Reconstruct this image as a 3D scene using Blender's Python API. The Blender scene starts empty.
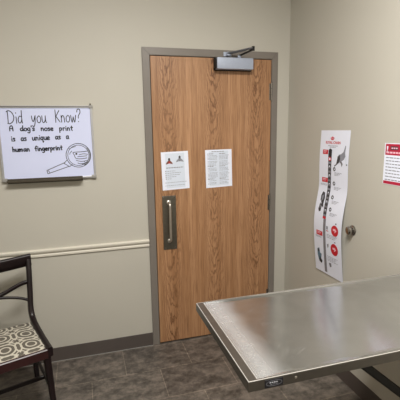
import bpy, bmesh, math, random
from mathutils import Vector, Matrix
random.seed(4)
C = bpy.context.scene.collection
PI = math.pi

# ------------------------------------------------------------ node helpers
def new_mat(name):
    m = bpy.data.materials.new(name); m.use_nodes = True
    nt = m.node_tree
    return m, nt, nt.nodes['Principled BSDF']

def sv(nt, sock, v):
    if isinstance(v, bpy.types.NodeSocket): nt.links.new(v, sock)
    else: sock.default_value = v

def M(nt, op, a, b=None, c=None, clamp=False):
    n = nt.nodes.new('ShaderNodeMath'); n.operation = op; n.use_clamp = clamp
    sv(nt, n.inputs[0], a)
    if b is not None: sv(nt, n.inputs[1], b)
    if c is not None: sv(nt, n.inputs[2], c)
    return n.outputs[0]

def mixc(nt, f, a, b, mode='MIX'):
    n = nt.nodes.new('ShaderNodeMix'); n.data_type = 'RGBA'; n.blend_type = mode
    sv(nt, n.inputs[0], f); sv(nt, n.inputs[6], a); sv(nt, n.inputs[7], b)
    return n.outputs[2]

def objco(nt, scale=(1, 1, 1), loc=(0, 0, 0)):
    t = nt.nodes.new('ShaderNodeTexCoord'); mp = nt.nodes.new('ShaderNodeMapping')
    mp.inputs['Scale'].default_value = scale; mp.inputs['Location'].default_value = loc
    nt.links.new(t.outputs['Object'], mp.inputs['Vector'])
    return mp.outputs[0]

def noise(nt, vec, scale=5, detail=3, rough=.5, dist=0):
    n = nt.nodes.new('ShaderNodeTexNoise'); nt.links.new(vec, n.inputs['Vector'])
    n.inputs['Scale'].default_value = scale; n.inputs['Detail'].default_value = detail
    n.inputs['Roughness'].default_value = rough; n.inputs['Distortion'].default_value = dist
    return n.outputs[0]

def ramp(nt, f, stops):
    r = nt.nodes.new('ShaderNodeValToRGB'); nt.links.new(f, r.inputs[0])
    e = r.color_ramp.elements
    while len(e) < len(stops): e.new(.5)
    for i, (p, c) in enumerate(stops): e[i].position = p; e[i].color = (*c, 1)
    return r.outputs[0]

def bump(nt, bs, h, strength=.2, dist=.01):
    b = nt.nodes.new('ShaderNodeBump'); b.inputs['Strength'].default_value = strength
    b.inputs['Distance'].default_value = dist
    nt.links.new(h, b.inputs['Height']); nt.links.new(b.outputs[0], bs.inputs['Normal'])

def srgb(r, g, b):
    f = lambda c: (c/255/12.92) if c/255 <= .04045 else ((c/255+.055)/1.055)**2.4
    return (f(r), f(g), f(b))

def plain(name, col, rough=.5, metal=0, var=.06, scale=30, bmp=0, coat=0):
    m, nt, bs = new_mat(name)
    co = objco(nt)
    n = noise(nt, co, scale, 3)
    c2 = tuple(c*(1-var) for c in col); c1 = tuple(min(1, c*(1+var)) for c in col)
    nt.links.new(ramp(nt, n, [(.3, c2), (.7, c1)]), bs.inputs['Base Color'])
    bs.inputs['Roughness'].default_value = rough; bs.inputs['Metallic'].default_value = metal
    if coat: bs.inputs['Coat Weight'].default_value = coat; bs.inputs['Coat Roughness'].default_value = .15
    if bmp: bump(nt, bs, noise(nt, co, scale*6, 3), bmp, .002)
    return m

# ------------------------------------------------------------ materials
WALLC = srgb(188, 184, 173)
m_wall = plain('wall_paint', WALLC, .55, 0, .012, 2.5, .12)
m_ceil = plain('ceiling_paint', srgb(225, 222, 214), .8, 0, .02, 8, .2)
m_rail = plain('rail_paint', srgb(218, 213, 200), .4, 0, .015, 6)
m_frame = plain('door_frame_enamel', srgb(122, 115, 108), .38, 0, .03, 9)
m_base = plain('vinyl_baseboard', srgb(68, 60, 56), .45, 0, .05, 6)
m_black = plain('black_paint', srgb(22, 21, 20), .45, 0, .1, 20)
m_dark = plain('dark_gap', srgb(25, 22, 20), .8, 0, .1, 20)
m_chrome = plain('satin_nickel', (.38, .36, .34), .2, 1, .05, 40)
m_plate = plain('satin_steel_plate', (.20, .185, .155), .38, 1, .08, 60)
m_pull = plain('satin_pull_bar', (.72, .69, .64), .3, 1, .04, 40)
m_closer = plain('silver_closer_paint', srgb(165, 173, 190), .45, .1, .03, 80)
m_alu = plain('anodised_aluminium', srgb(182, 182, 184), .35, .5, .03, 50)
m_capw = plain('white_plastic', srgb(215, 215, 216), .4, 0, .02, 20)
m_capg = plain('grey_plastic', srgb(150, 148, 144), .4, 0, .04, 20)
m_tray = plain('bronze_tray', srgb(72, 65, 53), .45, .2, .06, 30)
m_board = plain('whiteboard_enamel', srgb(211, 217, 246), .22, 0, .012, 5)
m_ink = plain('black_marker', srgb(32, 31, 38), .5, 0, .15, 60)
m_inkl = plain('thin_marker', srgb(52, 52, 60), .5, 0, .15, 60)
m_paper = plain('white_paper', srgb(232, 236, 250), .6, 0, .01, 20)
m_paperb = plain('bluish_print_tint', srgb(214, 222, 236), .6, 0, .01, 20)
m_txt = plain('grey_print', srgb(140, 142, 152), .6, 0, .08, 60)
m_txtd = plain('dark_print', srgb(60, 58, 62), .6, 0, .1, 60)
m_red = plain('red_print', srgb(200, 28, 44), .5, 0, .05, 40)
m_crim = plain('crimson_print', srgb(176, 24, 58), .5, 0, .06, 60)
m_pink = plain('pale_pink_print', srgb(240, 190, 204), .5, 0, .03, 60)
m_brownp = plain('brown_print', srgb(120, 66, 52), .6, 0, .1, 60)
m_bluep = plain('blue_grey_print', srgb(96, 122, 140), .6, 0, .2, 90)
m_midg = plain('mid_grey_print', srgb(126, 124, 130), .6, 0, .1, 60)

def wood_oak():
    m, nt, bs = new_mat('oak_veneer')
    t = nt.nodes.new('ShaderNodeTexCoord'); sep = nt.nodes.new('ShaderNodeSeparateXYZ')
    nt.links.new(t.outputs['Object'], sep.inputs[0])
    x, z = sep.outputs[0], sep.outputs[2]
    wob = noise(nt, objco(nt, (3, 3, .9)), 2.2, 3)
    xw = M(nt, 'ADD', x, M(nt, 'MULTIPLY', M(nt, 'SUBTRACT', wob, .5), .06))
    # veneer leaves: heart of the cathedral figure repeats every .33 m
    u = M(nt, 'SUBTRACT', M(nt, 'PINGPONG', M(nt, 'ADD', xw, .005), .17), 0.0)
    u = M(nt, 'SUBTRACT', .17, u)
    u2 = M(nt, 'MULTIPLY', u, u)
    wob2 = noise(nt, objco(nt, (9, 9, 2.6)), 3, 4, .6)
    f = M(nt, 'ADD', M(nt, 'MULTIPLY', u2, 4200), M(nt, 'MULTIPLY', z, -58.0))
    f = M(nt, 'ADD', f, M(nt, 'MULTIPLY', wob2, 24))
    s = M(nt, 'MULTIPLY_ADD', M(nt, 'SINE', f), .5, .5)
    s = M(nt, 'POWER', s, 2.2)
    # figure strongest near each heart, straight grain beyond
    near = M(nt, 'SUBTRACT', 1.0, M(nt, 'MULTIPLY', u, 9.5), None, True)
    near = M(nt, 'POWER', near, .8)
    pores = noise(nt, objco(nt, (1, 1, .022)), 170, 3, .7)
    streak = noise(nt, objco(nt, (1, 1, .03)), 26, 3, .6)
    pat = M(nt, 'MULTIPLY', M(nt, 'MULTIPLY', s, near), noise(nt, objco(nt, (1, 1, .25)), 11, 3, .6))
    base = ramp(nt, streak, [(.30, srgb(158, 115, 79)), (.70, srgb(186, 142, 104))])
    c = mixc(nt, M(nt, 'MULTIPLY', pat, 1.4, None, True), base, (*srgb(102, 64, 38), 1))
    pf = M(nt, 'MULTIPLY', M(nt, 'SUBTRACT', pores, .47, None, True), 3.6, None, True)
    c = mixc(nt, pf, c, (*srgb(112, 74, 46), 1))
    nt.links.new(c, bs.inputs['Base Color'])
    bs.inputs['Roughness'].default_value = .42
    bump(nt, bs, pores, .08, .001)
    return m
m_oak = wood_oak()

def floor_mat():
    m, nt, bs = new_mat('slate_vinyl_tile')
    co = objco(nt, (1, 1, 1), (.0086, .33, 0))
    bk = nt.nodes.new('ShaderNodeTexBrick'); nt.links.new(co, bk.inputs[0])
    bk.offset = .5; bk.inputs['Scale'].default_value = 1
    bk.inputs['Brick Width'].default_value = .4572; bk.inputs['Row Height'].default_value = .3048
    bk.inputs['Mortar Size'].default_value = .0028; bk.inputs['Mortar Smooth'].default_value = .3
    bk.inputs['Bias'].default_value = 0
    bk.inputs['Color1'].default_value = (*srgb(90, 84, 79), 1); bk.inputs['Color2'].default_value = (*srgb(99, 93, 87), 1)
    bk.inputs['Mortar'].default_value = (*srgb(124, 115, 105), 1)
    n1 = noise(nt, objco(nt, (1, 1.5, 1)), 9, 6, .62, .4)
    n2 = noise(nt, objco(nt, (1, 1, 1)), 34, 4, .7)
    k = M(nt, 'ADD', M(nt, 'MULTIPLY', n1, .62), M(nt, 'MULTIPLY', n2, .38))
    v = ramp(nt, k, [(.38, (.40, .39, .37)), (.5, (.95, .93, .90)), (.62, (1.6, 1.54, 1.46))])
    c = mixc(nt, 1.0, bk.outputs['Color'], v, 'MULTIPLY')
    nt.links.new(c, bs.inputs['Base Color'])
    nt.links.new(M(nt, 'MULTIPLY_ADD', n2, .25, .3), bs.inputs['Roughness'])
    h = M(nt, 'SUBTRACT', M(nt, 'MULTIPLY', n1, .4), M(nt, 'MULTIPLY', bk.outputs['Fac'], .5))
    bump(nt, bs, h, .25, .003)
    return m
m_floor = floor_mat()

def steel_mat():
    m, nt, bs = new_mat('scuffed_stainless_steel')
    cl = noise(nt, objco(nt), 5, 6, .65, .6)
    fine = noise(nt, objco(nt, (1, .05, 1)), 160, 2)
    sc = noise(nt, objco(nt, (.6, 3, 1)), 12, 4, .6, .3)
    c = ramp(nt, cl, [(.3, (.47, .475, .475)), (.7, (.58, .58, .575))])
    # worn, whitish scuffing: a pale band of painted-in glare beside the free end and fine diagonal wipe marks
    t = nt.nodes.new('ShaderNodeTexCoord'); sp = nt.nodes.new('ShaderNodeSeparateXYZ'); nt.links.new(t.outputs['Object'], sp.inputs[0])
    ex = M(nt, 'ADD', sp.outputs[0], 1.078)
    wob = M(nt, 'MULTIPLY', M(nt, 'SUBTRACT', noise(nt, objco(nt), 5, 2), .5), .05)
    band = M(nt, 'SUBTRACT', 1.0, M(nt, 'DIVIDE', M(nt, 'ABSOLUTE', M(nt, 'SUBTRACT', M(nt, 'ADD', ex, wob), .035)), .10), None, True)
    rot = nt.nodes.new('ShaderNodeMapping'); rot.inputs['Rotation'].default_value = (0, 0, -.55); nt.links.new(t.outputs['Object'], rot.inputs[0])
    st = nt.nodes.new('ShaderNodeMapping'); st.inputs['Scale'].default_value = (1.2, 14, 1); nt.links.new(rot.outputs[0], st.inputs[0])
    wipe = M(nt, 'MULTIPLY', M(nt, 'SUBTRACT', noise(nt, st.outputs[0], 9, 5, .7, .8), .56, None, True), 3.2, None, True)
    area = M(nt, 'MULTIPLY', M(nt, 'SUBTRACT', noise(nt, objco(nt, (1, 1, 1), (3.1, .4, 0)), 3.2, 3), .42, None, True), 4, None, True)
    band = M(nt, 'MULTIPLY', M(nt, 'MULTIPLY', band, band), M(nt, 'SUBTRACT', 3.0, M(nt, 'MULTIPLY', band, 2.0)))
    wear_glare = M(nt, 'MAXIMUM', M(nt, 'MULTIPLY', band, .34), M(nt, 'MULTIPLY', M(nt, 'MULTIPLY', wipe, area), .62))
    c = mixc(nt, wear_glare, c, (.72, .73, .76, 1))
    nt.links.new(c, bs.inputs['Base Color'])
    nt.links.new(M(nt, 'MULTIPLY_ADD', wear_glare, -.75, .94), bs.inputs['Metallic'])
    tg = nt.nodes.new('ShaderNodeCombineXYZ'); tg.inputs[1].default_value = 1; nt.links.new(tg.outputs[0], bs.inputs['Tangent'])
    bs.inputs['Anisotropic'].default_value = .8
    r = M(nt, 'ADD', M(nt, 'MULTIPLY', cl, .07), M(nt, 'MULTIPLY', sc, .11))
    nt.links.new(M(nt, 'ADD', M(nt, 'ADD', r, .075), M(nt, 'MULTIPLY', wear_glare, .3)), bs.inputs['Roughness'])
    bump(nt, bs, fine, .01, .0003)
    return m
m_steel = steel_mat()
m_edge = plain('shaded_steel_edge', (.20, .185, .165), .36, .9, .05, 25)  # base darkened to paint in the shade on the table lip
m_edgeb = plain('steel_bead_highlight', (.80, .78, .75), .3, .7, .03, 25)  # brighter steel that paints in the highlights along the bevels
m_mahog = plain('dark_mahogany', srgb(24, 13, 15), .34, 0, .25, 14)
m_mahog.node_tree.nodes['Principled BSDF'].inputs['Specular IOR Level'].default_value = .35
m_mahogr = plain('reddish_mahogany', srgb(46, 18, 19), .36, 0, .2, 14)

def fabric_mat():
    m, nt, bs = new_mat('taupe_ring_fabric')
    t = nt.nodes.new('ShaderNodeTexCoord'); sep = nt.nodes.new('ShaderNodeSeparateXYZ')
    nt.links.new(t.outputs['Object'], sep.inputs[0])
    cell = .132
    def loc(s, off):
        a = M(nt, 'ADD', M(nt, 'DIVIDE', s, cell), off)
        return M(nt, 'ABSOLUTE', M(nt, 'SUBTRACT', M(nt, 'FRACT', a), .5))
    px, py = loc(sep.outputs[0], 20.2), loc(sep.outputs[1], 20.35)
    def dist(cx, cy):
        a = M(nt, 'SUBTRACT', px, cx); b = M(nt, 'SUBTRACT', py, cy)
        return M(nt, 'SQRT', M(nt, 'ADD', M(nt, 'MULTIPLY', a, a), M(nt, 'MULTIPLY', b, b)))
    def band(d, r, w):
        return M(nt, 'LESS_THAN', M(nt, 'ABSOLUTE', M(nt, 'SUBTRACT', d, r)), w)
    outs = [band(dist(0, 0), .40, .036), band(dist(0, 0), .20, .034), band(dist(1, 0), .62, .034),
            band(dist(0, 1), .62, .034), band(M(nt, 'ADD', M(nt, 'ABSOLUTE', M(nt, 'SUBTRACT', px, .5)), M(nt, 'ABSOLUTE', M(nt, 'SUBTRACT', py, .5))), .24, .036)]
    f = outs[0]
    for o in outs[1:]: f = M(nt, 'MAXIMUM', f, o)
    wv = noise(nt, objco(nt), 420, 2)
    c = mixc(nt, f, (*srgb(94, 88, 79), 1), (*srgb(204, 198, 182), 1))
    c = mixc(nt, M(nt, 'MULTIPLY', wv, .35), c, (*srgb(90, 84, 74), 1))
    nt.links.new(c, bs.inputs['Base Color']); bs.inputs['Roughness'].default_value = .9
    bump(nt, bs, wv, .3, .001)
    return m
m_fab = fabric_mat()

m_glow, nt, bs = new_mat('light_diffuser')
bs.inputs['Base Color'].default_value = (.9, .9, .88, 1)
bs.inputs['Emission Color'].default_value = (1, .94, .84, 1); bs.inputs['Emission Strength'].default_value = 2.0

# ------------------------------------------------------------ mesh builder
class MB:
    def __init__(s): s.v = []; s.f = []; s.mi = []; s.mats = []
    def slot(s, mat):
        if mat not in s.mats: s.mats.append(mat)
        return s.mats.index(mat)
    def add(s, vs, fs, mat):
        o = len(s.v); s.v += [tuple(v) for v in vs]; k = s.slot(mat)
        for f in fs: s.f.append([i+o for i in f]); s.mi.append(k)
        return s
    def box(s, a, b, mat, bev=0):
        bm = bmesh.new()
        bmesh.ops.create_cube(bm, size=1)
        for v in bm.verts:
            v.co = Vector([(a[i]+b[i])/2+v.co[i]*(b[i]-a[i]) for i in range(3)])
        if bev:
            bmesh.ops.bevel(bm, geom=bm.edges[:], offset=bev, segments=2, affect='EDGES', profile=.5)
        bm.verts.index_update()
        s.add([v.co.copy() for v in bm.verts], [[v.index for v in f.verts] for f in bm.faces], mat); bm.free()
        return s
    def tube(s, pts, r, mat, n=10, cap=True):
        pts = [Vector(p) for p in pts]; rs = r if isinstance(r, (list, tuple)) else [r]*len(pts)
        vs = []; fs = []; prev = None
        for i, p in enumerate(pts):
            d = (pts[min(i+1, len(pts)-1)]-pts[max(i-1, 0)]).normalized()
            if prev is None:
                a = Vector((0, 0, 1)) if abs(d.z) < .9 else Vector((1, 0, 0))
                u = d.cross(a).normalized()
            else: u = (prev-d*prev.dot(d)).normalized()
            prev = u; w = d.cross(u)
            for k in range(n):
                t = 2*PI*k/n; vs.append(p+(u*math.cos(t)+w*math.sin(t))*rs[i])
        for i in range(len(pts)-1):
            for k in range(n):
                fs.append([i*n+k, i*n+(k+1) % n, (i+1)*n+(k+1) % n, (i+1)*n+k])
        if cap: fs += [list(range(n))[::-1], [(len(pts)-1)*n+k for k in range(n)]]
        return s.add(vs, fs, mat)
    def sweep(s, pts, side, dims, mat, ch=.2):
        """rounded-rectangle section swept along pts. side = fixed across vector; dims = (width, thickness) per point"""
        pts = [Vector(p) for p in pts]; side = Vector(side).normalized()
        if not isinstance(dims, list): dims = [dims]*len(pts)
        vs = []; fs = []; n = 8
        for i, p in enumerate(pts):
            d = (pts[min(i+1, len(pts)-1)]-pts[max(i-1, 0)]).normalized()
            sd = (side-d*side.dot(d)).normalized(); nn = d.cross(sd)
            w, t = dims[i][0]/2, dims[i][1]/2; c = min(w, t)*ch*2
            for a, b in ((w-c, t), (w, t-c), (w, -t+c), (w-c, -t), (-w+c, -t), (-w, -t+c), (-w, t-c), (-w+c, t)):
                vs.append(p+sd*a+nn*b)
        for i in range(len(pts)-1):
            for k in range(n): fs.append([i*n+k, (i+1)*n+k, (i+1)*n+(k+1) % n, i*n+(k+1) % n])
        fs += [list(range(n)), [(len(pts)-1)*n+k for k in range(n)][::-1]]
        return s.add(vs, fs, mat)
    def lathe(s, prof, o, ax, mat, n=28):
        ax = Vector(ax).normalized(); o = Vector(o)
        a = Vector((0, 0, 1)) if abs(ax.z) < .9 else Vector((1, 0, 0))
        u = ax.cross(a).normalized(); w = ax.cross(u); vs = []; fs = []
        for r, h in prof:
            for k in range(n):
                t = 2*PI*k/n; vs.append(o+ax*h+(u*math.cos(t)+w*math.sin(t))*max(r, 1e-5))
        for i in range(len(prof)-1):
            for k in range(n): fs.append([i*n+k, i*n+(k+1) % n, (i+1)*n+(k+1) % n, (i+1)*n+k])
        fs += [list(range(n))[::-1], [(len(prof)-1)*n+k for k in range(n)]]
        return s.add(vs, fs, mat)
    # flat print on a surface given by F(u, v, off) -> 3D
    def poly(s, F, pts, mat, off):
        return s.add([F(u, v, off) for u, v in pts], [list(range(len(pts)))], mat)
    def rect(s, F, u0, v0, u1, v1, mat, off, nv=1):
        vs = []; fs = []
        for i in range(nv+1):
            v = v0+(v1-v0)*i/nv; vs += [F(u0, v, off), F(u1, v, off)]
        for i in range(nv): fs.append([2*i, 2*i+1, 2*i+3, 2*i+2])
        return s.add(vs, fs, mat)
    def disc(s, F, u, v, ru, rv, mat, off, n=20):
        vs = []; m = n//2; fs = []
        for k in range(m+1):
            t = PI*k/m; c, d = ru*math.sin(t), v-rv*math.cos(t); vs += [F(u-c, d, off), F(u, d, off), F(u+c, d, off)]
        for k in range(m):
            for j in (0, 1): fs.append([3*k+j, 3*k+j+1, 3*k+j+4, 3*k+j+3])
        return s.add(vs, fs, mat)
    def stroke(s, F, pts, w, mat, off):
        """ribbon with round joints; pts in surface metres"""
        for i in range(len(pts)-1):
            a, b = pts[i], pts[i+1]; dx, dy = b[0]-a[0], b[1]-a[1]; L = math.hypot(dx, dy)
            if L < 1e-6: continue
            nx, ny = -dy/L*w/2, dx/L*w/2
            s.poly(F, [(a[0]+nx, a[1]+ny), (a[0]-nx, a[1]-ny), (b[0]-nx, b[1]-ny), (b[0]+nx, b[1]+ny)], mat, off+i % 3*1e-5)
        for a in pts: s.disc(F, a[0], a[1], w/2, w/2, mat, off+4e-5, 8)
        return s
    def build(s, name, parent=None, smooth=None):
        me = bpy.data.meshes.new(name); me.from_pydata(s.v, [], s.f)
        for m in s.mats: me.materials.append(m)
        for p, k in zip(me.polygons, s.mi): p.material_index = k
        bm = bmesh.new(); bm.from_mesh(me)
        if smooth is not None:
            bmesh.ops.recalc_face_normals(bm, faces=bm.faces[:])
            for f in bm.faces: f.smooth = True
            for e in bm.edges:
                if len(e.link_faces) != 2 or e.calc_face_angle(0) > math.radians(smooth): e.smooth = False
        bm.to_mesh(me); bm.free()
        o = bpy.data.objects.new(name, me); C.objects.link(o)
        if parent: o.parent = parent
        return o

def thing(name, label, cat, loc=(0, 0, 0), rz=0, kind=None):
    o = bpy.data.objects.new(name, None); C.objects.link(o); o.empty_display_size = .1
    o.location = loc; o.rotation_euler = (0, 0, rz)
    if label: o['label'] = label
    if cat: o['category'] = cat
    if kind: o['kind'] = kind
    return o

def struct(name, mb, label=None, cat=None, smooth=None, parent=None):
    o = mb.build(name, parent, smooth)
    if not parent: o['kind'] = 'structure'
    if label: o['label'] = label
    if cat: o['category'] = cat
    return o

def tag(o, label, cat): o['label'] = label; o['category'] = cat; return o

def catmull(pts, n=6):
    if len(pts) < 3: return pts
    P = [pts[0]]+list(pts)+[pts[-1]]; out = []
    for i in range(1, len(P)-2):
        for k in range(n):
            t = k/n
            out.append(tuple(.5*((2*P[i][j])+(-P[i-1][j]+P[i+1][j])*t+(2*P[i-1][j]-5*P[i][j]+4*P[i+1][j]-P[i+2][j])*t*t+(-P[i-1][j]+3*P[i][j]-3*P[i+1][j]+P[i+2][j])*t**3) for j in range(len(P[i]))))
    out.append(tuple(pts[-1])); return out

def type_text(F, txt, size, u, v, mat, mb, off, sx=1, bold=False):
    cu = bpy.data.curves.new('t', 'FONT'); cu.body = txt; cu.size = size
    cu.resolution_u = 2
    if bold: cu.offset = size*.03
    o = bpy.data.objects.new('t', cu); C.objects.link(o)
    dg = bpy.context.evaluated_depsgraph_get(); me = bpy.data.meshes.new_from_object(o.evaluated_get(dg))
    mb.add([F(u+p.co.x*sx, v+p.co.y, off) for p in me.vertices], [list(p.vertices) for p in me.polygons], mat)
    bpy.data.objects.remove(o); bpy.data.curves.remove(cu); bpy.data.meshes.remove(me)

# ------------------------------------------------------------ room shell
XR, XL, YF, HC = 1.1166, -2.35, -3.55, 2.92
LXC, LYC = -.08, -2.05   # centre of the ceiling light
struct('floor', MB().box((XL-.1, YF-.1, -.08), (XR+.1, .14, 0), m_floor), 'dark grey brown slate look vinyl tile floor', 'floor')
struct('ceiling', MB().box((XL-.1, YF-.1, HC+.12), (XR+.1, .14, HC+.2), m_ceil)
       .box((XL, YF, HC), (LXC-.61, 0, HC+.02), m_ceil).box((LXC+.61, YF, HC), (XR, 0, HC+.02), m_ceil)
       .box((LXC-.61, LYC+.305, HC), (LXC+.61, 0, HC+.02), m_ceil).box((LXC-.61, YF, HC), (LXC+.61, LYC-.305, HC+.02), m_ceil),
       'flat off white ceiling above the exam room', 'ceiling')
DT = 2.184  # frame top
struct('wall_back', MB().box((XL-.1, 0, 0), (.04, .12, HC), m_wall).box((.976, 0, 0), (XR+.1, .12, HC), m_wall)
       .box((.04, 0, DT-.04), (.976, .12, HC), m_wall), 'beige painted wall with the oak door', 'wall')
struct('wall_right', MB().box((XR, YF-.1, 0), (XR+.1, 0, HC), m_wall), 'beige painted wall with the long poster', 'wall')
struct('wall_left', MB().box((XL-.1, YF-.1, 0), (XL, 0, HC), m_wall), 'beige painted side wall beyond the chair', 'wall')
struct('wall_front', MB().box((XL, YF-.1, 0), (XR, YF, HC), m_wall), 'beige painted wall behind the viewpoint', 'wall')

def rail_prof(x0, x1, prof, mat):   # profile of (y, z) extruded along x
    mb = MB(); n = len(prof)
    vs = [(x0, y, z) for y, z in prof]+[(x1, y, z) for y, z in prof]
    fs = [[i, (i+1) % n, n+(i+1) % n, n+i] for i in range(n)]+[list(range(n))[::-1], list(range(n, 2*n))]
    return mb.add(vs, fs, mat)
cr = [(0, .787), (-.007, .787), (-.012, .791), (-.0135, .799), (-.0135, .804), (-.011, .808), (-.001, .8095),
      (-.001, .8155), (-.014, .8175), (-.019, .825), (-.021, .832), (-.020, .838), (-.015, .842), (0, .842)]
struct('trim_1', rail_prof(XL, -.001, cr, m_rail), 'cream chair rail moulding left of the door', 'chair rail', 40)
bb = [(0, 0), (-.012, 0), (-.011, .004), (-.006, .012), (-.005, .098), (-.003, .101), (0, .101)]
struct('baseboard_back', rail_prof(XL, -.001, bb, m_base), 'dark brown vinyl baseboard left of the door', 'baseboard', 40)
struct('baseboard_corner', rail_prof(1.017, XR, bb, m_base), 'short dark baseboard between door frame and corner', 'baseboard', 40)
mb = MB(); n = len(bb)
mb.add([(XR+y, -.012, z) for y, z in bb]+[(XR+y, YF, z) for y, z in bb], [[i, (i+1) % n, n+(i+1) % n, n+i] for i in range(n)]+[list(range(n)), list(range(n, 2*n))], m_base)
struct('baseboard_right', mb, 'dark brown vinyl baseboard under the steel table', 'baseboard', 40)

struct('trim_3', MB().box((XL, -.0165, .0001), (-.001, -.0121, .0035), m_capg, .001), 'thin pale line along the foot of the back baseboard', 'edging')  # narrow pale grey strip where baseboard meets floor
# door frame: pressed metal, two jambs and a head with mitred look and inner stop
FY = -.013
fr = MB()
def jamb_poly(pts): # polygon in x,z extruded in y with a small bevel
    bm = bmesh.new(); vs = [bm.verts.new((x, FY, z)) for x, z in pts]; f = bm.faces.new(vs)
    r = bmesh.ops.extrude_face_region(bm, geom=[f])
    for v in r['geom']:
        if isinstance(v, bmesh.types.BMVert): v.co.y = .11
    bmesh.ops.recalc_face_normals(bm, faces=bm.faces[:])
    front = [e for e in bm.edges if all(abs(v.co.y-FY) < 1e-6 for v in e.verts)]
    bmesh.ops.bevel(bm, geom=front, offset=.003, segments=2, affect='EDGES')
    bm.verts.index_update()
    fr.add([v.co.copy() for v in bm.verts], [[v.index for v in f.verts] for f in bm.faces], m_frame); bm.free()
jamb_poly([(0, 0), (.0508, 0), (.0508, DT-.0508), (0, DT)])
jamb_poly([(1.016, 0), (1.016, DT), (.9652, DT-.0508), (.9652, 0)])
jamb_poly([(0, DT), (.0508, DT-.0508), (.9652, DT-.0508), (1.016, DT)])
fr.box((.0508, .034, 0), (.066, .11, DT-.0508), m_dark).box((.950, .034, 0), (.9652, .11, DT-.0508), m_dark)
fr.box((.066, .034, DT-.066), (.950, .11, DT-.0508), m_dark)
struct('trim_2', fr, 'grey painted metal frame around the oak door', 'door frame')

# ------------------------------------------------------------ door
door = thing('door_1', 'light oak veneer door with closer, pull and two paper notices', 'door', (0, 0, 0), 0, 'structure')
DY = -.012   # front face of the leaf
leaf = MB().box((.0550, DY, .012), (.961, .032, 2.1280), m_oak, .0015)
leaf.build('door_leaf', door)
pp = MB().box((.105, DY-.0022, .752), (.207, DY-.0002, 1.158), m_plate, .0009)
for z in (.765, 1.145):
    for x in (.117, .195): pp.lathe([(.004, 0), (.004, .001), (.002, .0018)], (x, DY-.0022, z), (0, -1, 0), m_chrome, 10)
plate = pp.build('pull_plate', door)
hp = catmull([(.152, DY-.003, 1.108), (.152, DY-.022, 1.109), (.153, DY-.040, 1.098), (.153, DY-.044, 1.07), (.153, DY-.044, .95), (.153, DY-.044, .86), (.153, DY-.040, .832), (.152, DY-.022, .819), (.152, DY-.003, .820)], 5)
hb = MB().tube(hp, .0085, m_pull, 14)
for z in (1.108, .820): hb.lathe([(.016, .0025), (.016, .006), (.010, .009)], (.152, DY, z), (0, -1, 0), m_pull, 18)
hb.build('pull_handle', plate, 40)
for zc in (1.90, 1.055, .27):
    h = MB().tube([(.9615, DY-.006, zc-.066), (.9615, DY-.006, zc+.066)], .0062, m_chrome, 12)
    h.box((.947, DY-.0012, zc-.06), (.9605, DY, zc+.06), m_chrome)
    for k in (-.022, .022): h.tube([(.9615, DY-.006, zc+k-.0008), (.9615, DY-.006, zc+k+.0008)], .0066, m_dark, 12)
    h.lathe([(.0062, 0), (.0075, .002), (.004, .006)], (.9615, DY-.006, zc+.066), (0, 0, 1), m_chrome, 12)
    h.build('hinge', door, 40)
# door closer: body on the leaf, arm out to an elbow and back to the frame head
cb = MB().box((.514, DY-.068, 2.046), (.787, DY-.014, 2.124), m_closer, .005)
cb.box((.507, DY-.016, 2.040), (.794, DY-.0005, 2.126), m_dark, .003)
cb.box((.504, DY-.058, 2.050), (.515, DY-.016, 2.118), m_dark, .002)  # dark plate and left skin paint in the shaded edges of the body
closer = cb.build('door_closer', door, 40)
m_armg = plain('dark_silver_arm', srgb(104, 106, 112), .35, .5, .05, 60)
ar = MB(); S = Vector((.690, -.048, 2.142)); E_ = Vector((.745, -.165, 2.166)); Ft = Vector((.612, -.030, 2.148))
ar.tube([S-Vector((0, 0, .022)), S+Vector((0, 0, .006))], .012, m_closer, 14)
ar.sweep([S, E_], (0, 0, 1), (.007, .020), m_dark)
ar.sweep([Ft+Vector((0, 0, .01)), E_+Vector((0, 0, .01))], (0, 0, 1), (.012, .024), m_armg)
ar.tube([E_-Vector((0, 0, .008)), E_+Vector((0, 0, .02))], .011, m_dark, 14)
ar.box((Ft.x-.03, -.0195, Ft.z-.008), (Ft.x+.03, -.0135, Ft.z+.022), m_closer, .001)
ar.box((Ft.x-.012, -.044, Ft.z-.006), (Ft.x+.012, -.019, Ft.z+.006), m_closer, .002)
ar.tube([Ft-Vector((0, 0, .004)), Ft+Vector((0, 0, .02))], .010, m_closer, 14)
ar.build('closer_arm', closer, 40)

# ------------------------------------------------------------ paper notices on the door
def sheet(name, corners, label, cat, draw):
    """corners TL TR BR BL in (x, z); surface coordinates in metres from the lower left"""
    TL, TR, BR, BL = [Vector(c) for c in corners]; W = (TR-TL).length; H = (TL-BL).length
    y0 = DY-.0006
    def F(u, v, off=0):
        a, b = u/W, v/H; p = (BL*(1-a)+BR*a)*(1-b)+(TL*(1-a)+TR*a)*b
        curl = .002*max(0, abs(a-.5)*2-.78)**1.2*4*(1-b)
        return (p.x, y0-curl-off, p.y)
    mb = MB(); nx, ny = 10, 10
    for o_ in (0, .0004):
        vs = [F(W*i/nx, H*j/ny, o_) for j in range(ny+1) for i in range(nx+1)]
        mb.add(vs, [[j*(nx+1)+i, j*(nx+1)+i+1, (j+1)*(nx+1)+i+1, (j+1)*(nx+1)+i] for j in range(ny) for i in range(nx)], m_paper)
    draw(mb, F, W, H)
    return tag(mb.build(name), label, cat)

def dashes(mb, F, u0, u1, v, h, mat, off, seed, wmin=.008, wmax=.02, gap=.003):
    rr = random.Random(seed); u = u0
    while u < u1-.004:
        w = min(rr.uniform(wmin, wmax), u1-u); mb.rect(F, u, v, u+w, v+h, mat, off); u += w+gap

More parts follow.
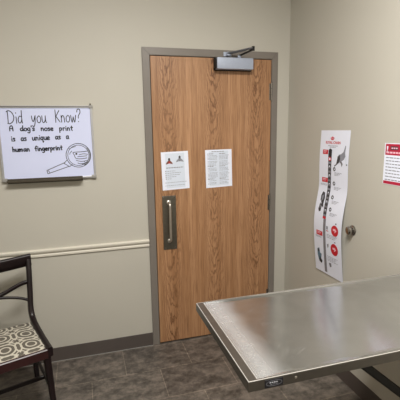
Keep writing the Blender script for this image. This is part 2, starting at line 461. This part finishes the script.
def draw_a(mb, F, W, H):
    o = .0008
    mb.rect(F, .03, .012, W-.03, H-.012, m_paperb, .0006, 8)
    for cx, mat, r, dy in ((.058, m_brownp, .026, -.012), (.136, m_txt, .029, 0)):
        cy = H-.060+dy
        mb.poly(F, [(cx-r, cy-.018), (cx-r*.8, cy-.005), (cx-r*.2, cy+.012), (cx+r*.2, cy+.012), (cx+r*.8, cy-.005), (cx+r, cy-.018), (cx, cy-.011)], mat, o)
        mb.disc(F, cx, cy+.018, .008, .010, m_txtd, o+.0001)
        mb.poly(F, [(cx-.006, cy-.012), (cx, cy+.008), (cx+.006, cy-.012)], m_red if mat is m_brownp else m_midg, o+.0002)
    dashes(mb, F, .034, .160, H-.118, .0055, m_midg, o, 3, .01, .022)
    for k in range(5):
        v = H-.142-k*.014
        mb.rect(F, .026, v, .033, v+.007, m_midg, o); dashes(mb, F, .04, (.10, .14, .135, .105, .075)[k], v+.001, .0035, m_txt, o, 10+k)
    dashes(mb, F, .02, W-.02, .052, .003, m_txt, o, 30); dashes(mb, F, .02, W-.035, .030, .003, m_txt, o, 31)

def draw_b(mb, F, W, H):
    o = .0008
    mb.rect(F, .028, .012, W-.028, H-.010, m_paperb, .0006, 8)
    dashes(mb, F, .05, W-.06, H-.016, .004, m_midg, o, 5)
    for c, (a, b) in enumerate(((.016, .098), (.108, W-.018))):
        v = H-.032; k = 0
        while v > .022:
            big = k in (0, 9, 18)
            dashes(mb, F, a, (a+(b-a)*.6) if big else b-random.uniform(0, .02), v, .0045 if big else .0028, m_midg if big else m_txt, o, 100+c*50+k)
            v -= .0095 if not big else .012; k += 1
            if k in (5, 13, 20): v -= .006

sheet('paper_notice', [(.106, 1.474), (.306, 1.479), (.313, 1.206), (.112, 1.198)], 'white notice with two small animal drawings taped above the door pull', 'notice', draw_a)
sheet('paper_notice', [(.436, 1.480), (.643, 1.482), (.648, 1.204), (.441, 1.197)], 'white notice of two dense text columns, in the middle of the door', 'notice', draw_b)

# ------------------------------------------------------------ whiteboard
WX0, WX1, WZ0, WZ1 = -.931, -.347, 1.318, 1.797
wb = thing('whiteboard', 'framed whiteboard reading Did you Know? with a magnifying glass drawing, left of the door', 'whiteboard', (0, 0, WZ0))
oz = WZ0
MB().box((WX0+.006, -.014, .006), (WX1-.006, -.001, WZ1-WZ0-.006), m_board).build('writing_surface', wb)
f = MB(); H = WZ1-WZ0
f.box((WX0+.012, -.021, H-.014), (WX1-.012, -.0005, H-.0085), m_alu, .0015).box((WX0+.012, -.019, H-.0085), (WX1-.012, -.0005, H-.0055), m_tray)
f.box((WX0+.012, -.021, H-.0055), (WX1-.012, -.0005, H), m_alu, .0015)
f.box((WX0+.012, -.021, 0), (WX1-.012, -.0005, .013), m_alu, .002)
f.box((WX0, -.021, .012), (WX0+.014, -.0005, H-.012), m_alu, .002).box((WX1-.014, -.021, .012), (WX1, -.0005, H-.012), m_alu, .002)
f.build('board_frame', wb)
for x in (WX0+.009, WX1-.009):
    MB().box((x-.013, -.024, H-.018), (x+.013, -.0005, H+.003), m_capg, .005).tube([(x-.001, -.012, H+.002), (x-.001, -.012, H+.014)], .0045, m_tray, 8).build('corner_cap', wb)
MB().box((WX1-.030, -.0245, -.003), (WX1+.002, -.0005, .020), m_capg, .004).build('corner_cap', wb)
MB().box((WX0-.002, -.0245, -.003), (WX0+.030, -.0005, .020), m_capg, .004).build('corner_cap', wb)
tr = MB().box((WX0+.030, -.060, -.004), (WX1-.089, -.0215, .000), m_tray, .001).box((WX0+.030, -.064, -.004), (WX1-.089, -.060, .008), m_tray, .001)
tr.box((WX0+.030, -.0225, -.016), (WX1-.089, -.0005, -.0035), m_tray, .001).box((WX0+.030, -.028, .000), (WX1-.089, -.0215, .016), m_tray, .001)
tr.build('pen_tray', wb)

def WF(u, v, off): return (u, -.0143-off, v-oz)
def WG(u, v, off): return (u-.010, -.0143-off, v-.009-oz)
G = {  # handwritten glyphs: (advance, strokes); y from 0 baseline to 1 cap height
 'D': (.95, [[(.1, .98), (.12, .5), (.1, .0)], [(.0, .92), (.25, 1.0), (.6, .85), (.8, .5), (.65, .15), (.3, -.02), (.05, .0)]]),
 'i': (.3, [[(.1, .5), (.12, .0)], [(.1, .78), (.11, .82)]]),
 'd': (.62, [[(.42, .5), (.2, .55), (.02, .3), (.1, .04), (.3, .05), (.44, .3)], [(.46, 1.0), (.44, .4), (.48, .0)]]),
 'y': (.62, [[(.02, .55), (.08, .2), (.22, .12), (.4, .5)], [(.45, .58), (.38, .0), (.22, -.3), (.04, -.22)]]),
 'o': (.58, [[(.25, .55), (.04, .38), (.06, .08), (.28, .0), (.45, .2), (.42, .45), (.25, .55)]]),
 'u': (.62, [[(.04, .55), (.06, .12), (.22, .0), (.4, .2), (.44, .55)], [(.44, .55), (.45, .15), (.55, .0)]]),
 'K': (.72, [[(.08, 1.0), (.1, .5), (.08, .0)], [(.55, .95), (.12, .45)], [(.15, .48), (.6, .02)]]),
 'n': (.62, [[(.06, .55), (.08, .0)], [(.08, .35), (.22, .54), (.38, .45), (.42, .2), (.44, .0)]]),
 'w': (.78, [[(.02, .55), (.12, .05), (.2, .02), (.32, .42)], [(.32, .42), (.44, .03), (.52, .05), (.64, .55)]]),
 '?': (.55, [[(.02, .8), (.12, 1.02), (.38, 1.0), (.42, .75), (.2, .5), (.18, .3)], [(.17, .04), (.19, .0)]]),
 'A': (.8, [[(.02, .0), (.06, .7), (.3, 1.0), (.5, .8), (.55, .0)], [(.05, .45), (.52, .45)]]),
 'g': (.6, [[(.4, .52), (.16, .55), (.02, .3), (.14, .05), (.38, .2)], [(.42, .55), (.42, -.1), (.3, -.4), (.04, -.35)]]),
 "'": (.24, [[(.1, 1.0), (.06, .75)]]),
 's': (.48, [[(.34, .5), (.14, .56), (.06, .4), (.28, .25), (.3, .05), (.04, .02)]]),
 'e': (.56, [[(.06, .28), (.38, .32), (.3, .54), (.1, .48), (.04, .2), (.18, .0), (.4, .06)]]),
 'p': (.6, [[(.06, .55), (.06, -.4)], [(.06, .42), (.28, .56), (.42, .35), (.3, .06), (.08, .08)]]),
 'r': (.46, [[(.06, .55), (.08, .0)], [(.08, .35), (.2, .54), (.36, .5)]]),
 't': (.46, [[(.2, .9), (.18, .2), (.3, .0)], [(.02, .58), (.38, .6)]]),
 'a': (.6, [[(.4, .48), (.16, .55), (.03, .25), (.16, .0), (.38, .2)], [(.42, .55), (.42, .15), (.5, .0)]]),
 'q': (.6, [[(.4, .48), (.16, .55), (.03, .25), (.16, .02), (.38, .2)], [(.42, .55), (.4, -.4), (.52, -.3)]]),
 'h': (.62, [[(.06, 1.0), (.08, .0)], [(.08, .32), (.24, .54), (.4, .42), (.43, .0)]]),
 'm': (.9, [[(.05, .55), (.07, .0)], [(.07, .35), (.2, .54), (.33, .42), (.35, .0)], [(.35, .35), (.5, .54), (.63, .42), (.67, .0)]]),
 'f': (.48, [[(.4, .95), (.24, 1.0), (.17, .75), (.18, .0)], [(.02, .55), (.34, .56)]]),
 ' ': (.95, [])}
def hand(mb, txt, u0, u1, v0, v1, cap, w, mat):
    tot = sum(G[c][0] for c in txt); k = (u1-u0)/tot; u = 0
    for c in txt:
        adv, st = G[c]
        for s_ in st:
            q = [(u0+(u+x)*k*.98, v0+(v1-v0)*u/tot+y*cap) for x, y in s_]
            mb.stroke(WF, catmull(q, 4) if len(q) > 2 else q, w, mat, .0002)
        u += adv
ink = MB()
hand(ink, 'Did you Know?', -.870, -.410, 1.687, 1.693, .079, .0052, m_ink)
hand(ink, "A dog's nose print", -.861, -.468, 1.640, 1.637, .032, .0066, m_ink)
hand(ink, 'is as unique as a', -.857, -.497, 1.575, 1.584, .034, .0066, m_ink)
hand(ink, 'human fingerprint', -.856, -.545, 1.508, 1.512, .030, .0072, m_ink)
ink.build('handwriting', wb)
mg = MB(); cx, cz, R = -.444, 1.481, .079
def circ(r, a0=0, a1=360, cx=cx, cz=cz, e=1): return [(cx+r*math.cos(math.radians(a0+(a1-a0)*k/32)), cz+e*r*math.sin(math.radians(a0+(a1-a0)*k/32))) for k in range(33)]
mg.stroke(WG, circ(R), .0044, m_inkl, .0002); mg.stroke(WG, circ(R-.011), .0036, m_inkl, .0002)
mg.stroke(WG, circ(R-.005, 300, 400), .006, m_txt, .0001)
mg.stroke(WG, [(-.520, 1.452), (-.539, 1.430), (-.505, 1.408), (-.487, 1.422)], .004, m_inkl, .0002)
mg.stroke(WG, [(-.534, 1.436), (-.650, 1.388), (-.645, 1.366), (-.508, 1.410)], .0044, m_inkl, .0002)
mg.stroke(WG, [(-.640, 1.386), (-.633, 1.372)], .004, m_inkl, .0002)
mg.stroke(WG, catmull([(-.385, 1.508), (-.42, 1.504), (-.455, 1.503), (-.478, 1.500), (-.470, 1.484), (-.462, 1.462), (-.43, 1.457), (-.39, 1.462)], 4), .0044, m_inkl, .0002)
mg.disc(WG, -.457, 1.491, .007, .006, m_ink, .0003)
for q in ([(-.50, 1.525), (-.48, 1.535), (-.46, 1.54)], [(-.44, 1.485), (-.41, 1.490), (-.385, 1.486)], [(-.45, 1.472), (-.42, 1.474), (-.39, 1.476)], [(-.46, 1.448), (-.43, 1.440), (-.39, 1.444)],
          [(-.452, 1.430), (-.43, 1.424), (-.40, 1.428)], [(-.41, 1.44), (-.40, 1.43), (-.385, 1.436)], [(-.50, 1.49), (-.495, 1.50), (-.485, 1.51)], [(-.435, 1.425), (-.41, 1.42), (-.40, 1.42)]):
    mg.stroke(WG, catmull(q, 4), .004, m_inkl, .0002)
mg.build('magnifying_glass_drawing', wb)

# ------------------------------------------------------------ long poster on the right wall
PY0, PY1, PZ1, PZ0 = -.462, -.762, 1.612, .652
def PF(u, v, off):   # u 0..1 left to right, v 0..1 top to bottom
    z = PZ1+(PZ0-PZ1)*v; y = PY0+(PY1-PY0)*u
    b = 0
    if v > .38: b = .030*math.sin(min(1, (v-.38)/.62)*PI)**1.3
    b += .0019+.004*math.sin(v*2.6*PI)**2+.0015*math.cos(u*PI)
    return (XR-b-off, y+.004*math.sin(v*5), z)
po = MB(); NV, NU = 60, 10
for o_ in (0, .0006):
    vs = [PF(i/NU, j/NV, o_) for j in range(NV+1) for i in range(NU+1)]
    po.add(vs, [[j*(NU+1)+i, j*(NU+1)+i+1, (j+1)*(NU+1)+i+1, (j+1)*(NU+1)+i] for j in range(NV) for i in range(NU)], m_paper)
o1, o2 = .0016, .0024
PW, PH = .30, .96
# crown mark and brand wording
po.poly(PF, [(.37, .056), (.365, .047), (.385, .051), (.40, .041), (.415, .047), (.43, .037), (.445, .047), (.46, .041), (.475, .051), (.495, .047), (.49, .056), (.46, .064), (.40, .064)], m_red, o1)
for k in range(3): po.disc(PF, .40+.03*k, .054, .008, .003, m_paper, o2, 8)
def PT(u, v, off): return PF(u/PW, 1-v/PH, off)
type_text(PT, 'ROYAL CANIN', .0235, .060, PH*(1-.089), m_red, po, o1, .98, True)
dashes(po, lambda u, v, o: PF(u, v, o), .30, .62, .100, .004, m_txt, o1, 77, .03, .06, .012)
dashes(po, lambda u, v, o: PF(u, v, o), .36, .56, .109, .004, m_txt, o1, 78, .03, .06, .012)
# ruler strip
po.rect(PF, .335, .128, .445, .60, m_txtd, o1, 40)
po.rect(PF, .33, .132, .450, .176, m_ink, o2, 3); po.disc(PF, .39, .133, .050, .012, m_ink, o2)
po.disc(PF, .39, .190, .055, .014, m_red, o2+.0002); po.disc(PF, .39, .190, .03, .008, m_paper, o2+.0004)
for k in range(13):
    v = .21+k*.030; po.rect(PF, .345, v, .437, v+.013, m_midg if k % 3 else m_txt, o2)
for k in range(6): po.rect(PF, .375, .235+k*.06, .41, .243+k*.06, m_paper, o2+.0002)
po.rect(PF, .335, .585, .445, .60, m_red, o2+.0002); po.rect(PF, .365, .60, .455, .985, m_midg, o1, 40)
# red labels with white lines
for (a, b, c_, d) in ((.12, .130, .31, .160), (.12, .322, .33, .353), (.11, .697, .34, .729)):
    po.rect(PF, a, b, c_, d, m_red, o1, 2)
    po.rect(PF, a+.03, b+.006, c_-.04, b+.011, m_pink, o2); po.rect(PF, a+.03, b+.016, c_-.07, b+.020, m_pink, o2)
for v in (.365, .372, .735, .742): dashes(po, PF, .08, .30, v, .003, m_txt, o1, int(v*999), .03, .06, .012)
# leaping dog picture
po.poly(PF, [(.60, .222), (.66, .180), (.68, .158), (.76, .152), (.83, .138), (.88, .096), (.90, .100), (.885, .140), (.90, .165), (.86, .185), (.80, .196), (.72, .204), (.66, .214)], m_txt, o1)
po.poly(PF, [(.63, .205), (.655, .168), (.72, .160), (.74, .185), (.70, .21), (.64, .22)], m_txtd, o2)
po.poly(PF, [(.72, .205), (.78, .195), (.83, .215), (.80, .235), (.77, .212)], m_midg, o2)
po.poly(PF, [(.90, .16), (.92, .15), (.95, .205), (.97, .222), (.93, .22)], m_paperb, o1)
po.rect(PF, .94, .214, .975, .221, m_txtd, o2)
po.poly(PF, [(.55, .232), (.60, .222), (.66, .212), (.66, .218), (.60, .230), (.56, .238)], m_txtd, o2)
# dog photo, rotated
po.poly(PF, [(.13, .545), (.16, .50), (.15, .45), (.20, .42), (.27, .425), (.30, .46), (.28, .50), (.30, .53), (.24, .52), (.22, .555), (.16, .565)], m_txtd, o1)
po.poly(PF, [(.19, .45), (.25, .44), (.25, .47), (.20, .49)], m_txt, o2); po.disc(PF, .19, .525, .03, .012, m_midg, o2)
po.poly(PF, [(.17, .48), (.21, .50), (.20, .51), (.16, .495)], m_paper, o2+.0001)
# right column
for k, v in enumerate((.255, .352, .445, .528)):
    po.disc(PF, .555, v, .042, .014, m_txtd, o1, 14); po.disc(PF, .56, v, .018, .006, m_paper, o2, 10)
    for j in range(3): dashes(po, PF, .56, .80-.05*j, v+.022+j*.008, .003, m_txt, o1, k*9+j, .04, .09, .015)
for (u, v, ru, rv) in ((.78, .660, .122, .037), (.76, .792, .128, .041)):
    po.disc(PF, u, v, ru, rv, m_red, o1, 28)
    po.poly(PF, [(u-.06, v-.012), (u+.02, v-.016), (u+.07, v-.002), (u-.01, v+.016), (u+.01, v), (u-.05, v+.002)], m_pink, o2)
    po.disc(PF, u+.03, v-rv-.012, .02, .005, m_txtd, o1, 10)
po.rect(PF, .48, .645, .54, .668, m_txt, o1, 2); po.rect(PF, .48, .675, .56, .680, m_red, o1)
for k, v in enumerate((.70, .710, .72, .855, .865, .875, .885)): dashes(po, PF, .50, .86-.04*(k % 3), v, .0032, m_txt, o1, 300+k, .04, .09, .015)
po.poly(PF, [(.50, .775), (.56, .765), (.56, .785), (.52, .80)], m_txt, o1)
po.poly(PF, [(.54, .905), (.62, .90), (.63, .925), (.57, .935)], m_midg, o1)
po.poly(PF, [(.12, .835), (.20, .825), (.22, .86), (.28, .865), (.25, .90), (.28, .93), (.16, .92), (.12, .88)], m_bluep, o1)
po.poly(PF, [(.20, .885), (.30, .915), (.26, .935), (.18, .925)], m_ink, o2); po.disc(PF, .17, .845, .03, .012, m_txtd, o2)
tag(po.build('poster', None, 35), 'tall narrow curling white poster with red circles on the right wall', 'poster')

# ------------------------------------------------------------ crimson headed sign
SY0, SY1, SZ1, SZ0 = -1.050, -1.330, 1.546, 1.330
def SF(u, v, off): return (XR-.0012-off, SY0-u, SZ0+v)
sg = MB().box((XR-.0012, SY1, SZ0), (XR-.0002, SY0, SZ1), m_paper)
SW, SH = SY0-SY1, SZ1-SZ0
sg.rect(SF, .006, SH-.062, SW-.006, SH-.004, m_crim, .0002)
sg.rect(SF, .004, .002, SW-.004, .018, m_crim, .0002)
sg.poly(SF, [(.014, SH-.016), (.026, SH-.016), (.023, SH-.036), (.017, SH-.036)], m_paper, .0004); sg.disc(SF, .020, SH-.043, .0045, .0045, m_paper, .0004, 12)
sg.rect(SF, .042, SH-.034, .094, SH-.016, m_txtd, .0004); dashes(sg, SF, .048, .090, SH-.029, .007, m_pink, .0006, 5, .008, .014, .003)
dashes(sg, SF, .014, .14, SH-.053, .009, m_pink, .0004, 6, .010, .022, .004)
dashes(sg, SF, .15, .26, SH-.040, .016, m_pink, .0004, 9, .014, .03, .005)
for k in range(8):
    dashes(sg, SF, .014, SW-.02-.02*(k % 3), SH-.078-k*.0165, .005, m_txt, .0004, 40+k, .012, .03, .004)
tag(sg.build('sign'), 'white sign with crimson header and footer bands on the right wall', 'sign')

# ------------------------------------------------------------ round knob on the right wall
kn = thing('wall_knob', 'round satin metal knob on the right wall beside the poster edge', 'knob', (XR, -.828, 1.014))
MB().lathe([(.031, .0004), (.031, .003), (.027, .007), (.014, .010), (.0115, .012)], (0, 0, 0), (-1, 0, 0), m_chrome).build('backplate', kn, 40)
MB().lathe([(.012, .010), (.012, .016), (.020, .020), (.0255, .025), (.0265, .030), (.024, .036), (.015, .040), (.004, .041)], (0, 0, 0), (-1, 0, 0), m_chrome).build('knob', kn, 40)

# ------------------------------------------------------------ steel exam table hinged on the right wall
TX0, TX1, TYB, TYF, TZ = 0.0, XR-.004, -1.266, -1.829, .9
tb = thing('exam_table', 'long stainless steel exam table folded out from the right wall', 'table', (TX1, (TYB+TYF)/2, 0))
tox, toy = TX1, (TYB+TYF)/2
def L(x, y, z): return (x-tox, y-toy, z)
top = MB()
# outer shell with rounded bead, flat rim strip and shallow sunk pan
def ring(ins, z, l=None):
    l = ins if l is None else l
    return [L(TX0+l, TYF+ins, z), L(TX1-min(ins, .01), TYF+ins, z), L(TX1-min(ins, .01), TYB-ins, z), L(TX0+l, TYB-ins, z)]
def rings(seq):
    for (r0, r1, mat, *rest) in seq:
        o = len(top.v); top.v += r0+r1
        for i in range(4): top.f.append([o+i, o+(i+1) % 4, o+4+(i+1) % 4, o+4+i]); top.mi.append(top.slot(rest[0] if rest and i != 3 else mat))
lip = .036
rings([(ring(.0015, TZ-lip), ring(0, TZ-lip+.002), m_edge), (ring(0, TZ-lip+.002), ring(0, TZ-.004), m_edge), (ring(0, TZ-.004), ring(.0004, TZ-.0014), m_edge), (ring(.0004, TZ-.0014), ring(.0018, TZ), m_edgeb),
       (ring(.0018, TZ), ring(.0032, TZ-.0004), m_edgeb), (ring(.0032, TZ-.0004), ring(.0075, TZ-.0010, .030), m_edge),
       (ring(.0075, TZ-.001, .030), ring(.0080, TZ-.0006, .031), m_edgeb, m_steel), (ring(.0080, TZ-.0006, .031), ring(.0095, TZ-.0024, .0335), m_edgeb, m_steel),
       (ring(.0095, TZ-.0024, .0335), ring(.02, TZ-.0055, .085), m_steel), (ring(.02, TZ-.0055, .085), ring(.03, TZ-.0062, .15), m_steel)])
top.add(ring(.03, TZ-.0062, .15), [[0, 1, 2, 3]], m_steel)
top.add(ring(.0015, TZ-lip)+ring(.03, TZ-lip), [[i, (i+1) % 4, 4+(i+1) % 4, 4+i] for i in range(4)], m_edge)
top.add(ring(.03, TZ-lip)+ring(.03, TZ-.012), [[i, (i+1) % 4, 4+(i+1) % 4, 4+i] for i in range(4)], m_edge)
top.add(ring(.03, TZ-.012), [[0, 3, 2, 1]], m_edge)
top.build('tabletop', tb)
YM = (TYB+TYF)/2
for y in (-1.40, -1.69):
    MB().box(L(.10, y-.012, TZ-.036), L(TX1-.01, y+.012, TZ-.0125), m_black, .002).build('support_rail', tb)
MB().box(L(TX1-.04, TYF+.04, TZ-.09), L(TX1+.0035, TYB-.04, TZ-.0365), m_black, .003).tube([L(TX1-.03, TYF+.05, TZ-.045), L(TX1-.03, TYB-.05, TZ-.045)], .008, m_chrome, 12).build('wall_hinge_rail', tb)
st = MB().sweep([L(.41, YM, TZ-.045), L(TX1-.018, YM, .265)], (0, 1, 0), (.032, .036), m_black)
st.box(L(.36, YM-.16, TZ-.060), L(.44, YM+.16, TZ-.0365), m_black, .002)
st.build('strut', tb)
MB().box(L(TX1-.02, YM-.055, .19), L(TX1+.0035, YM+.055, .34), m_black, .003).build('wall_bracket', tb)
# badge and screw on the front lip
def TF(u, v, off): return L(TX0+u, TYF-.0003-off, TZ-lip+v)
bd = MB().box(L(.053, TYF-.0018, TZ-.0315), L(.113, TYF-.0002, TZ-.006), m_ink, .0006)
rr_ = [(.083+.026*math.cos(a*PI/14)*(1 if 1 else 0), .0178+.0088*math.sin(a*PI/14)) for a in range(29)]
bd.stroke(TF, rr_, .0014, m_txt, .0018)
dashes(bd, TF, .068, .100, .0185, .0035, m_paper, .0018, 4, .004, .009, .002); dashes(bd, TF, .070, .096, .0130, .0025, m_txt, .0018, 5, .004, .009, .002)
bd.build('badge', tb)
MB().lathe([(.0042, 0), (.004, .0012), (.002, .002)], L(.157, TYF, TZ-.0165), (0, -1, 0), m_pull, 14).build('screw', tb)

# ------------------------------------------------------------ chair
ch = thing('side_chair', 'dark mahogany side chair with a ring patterned taupe fabric seat', 'chair', (-.970, -.527, 0), math.radians(19))
HW = .235
for s in (-1, 1):
    MB().sweep([(s*.250, -.190, 0), (s*.241, -.186, .2), (s*.232, -.182, .405)], (1, 0, 0), [(.024, .024), (.031, .031), (.038, .038)], m_mahog, .1).build('leg', ch)
    MB().sweep(catmull([(s*.256, .275, 0), (s*.247, .232, .18), (s*.238, .195, .33), (s*.234, .182, .405)], 4), (1, 0, 0), (.028, .036), m_mahog, .12).build('leg', ch)
    # back stile sweeping forward into the seat side rail
    path = catmull([(s*.277, .302, .858), (s*.266, .262, .74), (s*.254, .228, .62), (s*.246, .205, .54), (s*.246, .178, .485), (s*.247, .11, .452), (s*.248, 0, .438), (s*.248, -.12, .434), (s*.248, -.207, .434)], 5)
    N = len(path)
    MB().sweep(path, (1, 0, 0), [(.030, .034+.020*min(1, max(0, (i/N-.35)*3))) for i in range(N)], m_mahog, .15).build('stile', ch, 50)
    MB().sweep([(s*.243, -.165, .185), (s*.248, .215, .215)], (1, 0, 0), (.014, .024), m_mahog).build('stretcher', ch)
MB().sweep([(-.240, -.03, .188), (.240, -.03, .188)], (0, 1, 0), (.016, .024), m_mahog).build('stretcher', ch)
MB().sweep([(-.235, -.196, .425), (.235, -.196, .425)], (0, 1, 0), (.024, .056), m_mahogr).build('seat_rail', ch)
MB().sweep([(-.235, .185, .425), (.235, .185, .425)], (0, 1, 0), (.024, .052), m_mahog).build('seat_rail', ch)
# upholstered drop-in seat
se = MB(); n = 24; W_, D_ = .231, .196
def sh(i, j):
    u, v = i/n*2-1, j/n*2-1
    e = 1-max(abs(u), abs(v))**6; dome = (1-u*u)*(1-v*v)
    return (u*W_, v*(D_-.004)+.0-.0, .452+.012*e**.5+.014*dome)
vs = [sh(i, j) for j in range(n+1) for i in range(n+1)]; k = len(vs)
fs = [[j*(n+1)+i, j*(n+1)+i+1, (j+1)*(n+1)+i+1, (j+1)*(n+1)+i] for j in range(n) for i in range(n)]
bnd = [i for i in range(n+1)]+[(j+1)*(n+1)-1 for j in range(1, n+1)]+[n*(n+1)+i for i in range(n-1, -1, -1)]+[j*(n+1) for j in range(n-1, 0, -1)]
low = [(vs[b][0], vs[b][1], .432) for b in bnd]
fs += [[bnd[i], k+i, k+(i+1) % len(bnd), bnd[(i+1) % len(bnd)]] for i in range(len(bnd))]+[[k+i for i in range(len(bnd))]]
se.add(vs+low, fs, m_fab); se.build('seat', ch, 60)
# crest rail
cp = catmull([(-.290, .292, .826), (-.13, .300, .815), (0, .302, .812), (.13, .300, .815), (.290, .292, .826)], 6)
MB().sweep(cp, (0, -.28, .96), [(.084, .026)]*len(cp), m_mahog, .25).build('crest_rail', ch, 50)
# crossed curved splat with a centre oval
sp = MB()
def bp(x, z): return (x, .205+(z-.54)*.30+.018*(1-(x/.245)**2), z)
for s in (-1, 1):
    sp.sweep([bp(x, z) for x, z in catmull([(s*.262, .696), (s*.22, .692), (s*.16, .672), (s*.10, .650), (s*.045, .645)], 6)], (0, -.28, .96), (.026, .018), m_mahog, .25)
    sp.sweep([bp(x, z) for x, z in catmull([(s*.252, .582), (s*.20, .606), (s*.14, .622), (s*.08, .632), (s*.045, .634)], 6)], (0, -.28, .96), (.016, .015), m_mahog, .25)
ax = Vector((0, -.958, .287))
sp.lathe([(.030, -.010), (.033, -.004), (.033, .006), (.026, .012), (.012, .014), (.004, .014)], Vector(bp(0, .640)), ax, m_mahog, 24)
for s in (-1, 1): sp.sweep([bp(s*.025, .640), bp(s*.066, .640)], (0, -.28, .96), [(.034, .018), (.022, .016)], m_mahog, .25)
sp.build('back_splat', ch, 50)

# ------------------------------------------------------------ ceiling light (above the frame)
cl = thing('ceiling_light', 'recessed white rectangular ceiling light panel over the room', 'light', (LXC, LYC, HC))
fm = MB(); a, b = .61, .305
fm.box((-a, -b, -.006), (a, -b+.02, .10), m_capw).box((-a, b-.02, -.006), (a, b, .10), m_capw).box((-a, -b+.02, -.006), (-a+.02, b-.02, .10), m_capw).box((a-.02, -b+.02, -.006), (a, b-.02, .10), m_capw)
fm.build('frame', cl)
MB().box((-a+.021, -b+.021, .035), (a-.021, b-.021, .045), m_glow).build('diffuser', cl)
ld = bpy.data.lights.new('ceiling_lamp', 'AREA'); ld.shape = 'RECTANGLE'; ld.size = 1.14; ld.size_y = .52
ld.energy = 92; ld.color = (1, .975, .935); ld.spread = math.radians(180)
lo = bpy.data.objects.new('lamp', ld); C.objects.link(lo); lo.parent = cl; lo.location = (0, 0, .012)

# ------------------------------------------------------------ world, camera, view
w = bpy.data.worlds.new('world'); bpy.context.scene.world = w; w.use_nodes = True
w.node_tree.nodes['Background'].inputs[0].default_value = (.5, .48, .45, 1); w.node_tree.nodes['Background'].inputs[1].default_value = .3
yaw, pit, rol, foc = .28444324, .17935036, -.01584162, 393.98644
fw = Vector((math.sin(yaw)*math.cos(pit), math.cos(yaw)*math.cos(pit), -math.sin(pit)))
rt = Vector((math.cos(yaw), -math.sin(yaw), 0)); up = rt.cross(fw)
r2 = rt*math.cos(rol)+up*math.sin(rol); u2 = r2.cross(fw)
cd = bpy.data.cameras.new('camera'); co = bpy.data.objects.new('camera', cd); C.objects.link(co)
cd.sensor_fit = 'HORIZONTAL'; cd.sensor_width = 36; cd.lens = 36*foc/400; cd.clip_start = .02
m3 = Matrix((r2, u2, -fw)).transposed(); co.matrix_world = Matrix.Translation((-.42152, -2.793665, 1.636099)) @ m3.to_4x4()
sc = bpy.context.scene; sc.camera = co
sc.view_settings.view_transform = 'Standard'; sc.view_settings.look = 'None'; sc.view_settings.gamma = 1
sc.view_settings.use_curve_mapping = False; sc.view_settings.exposure = 0
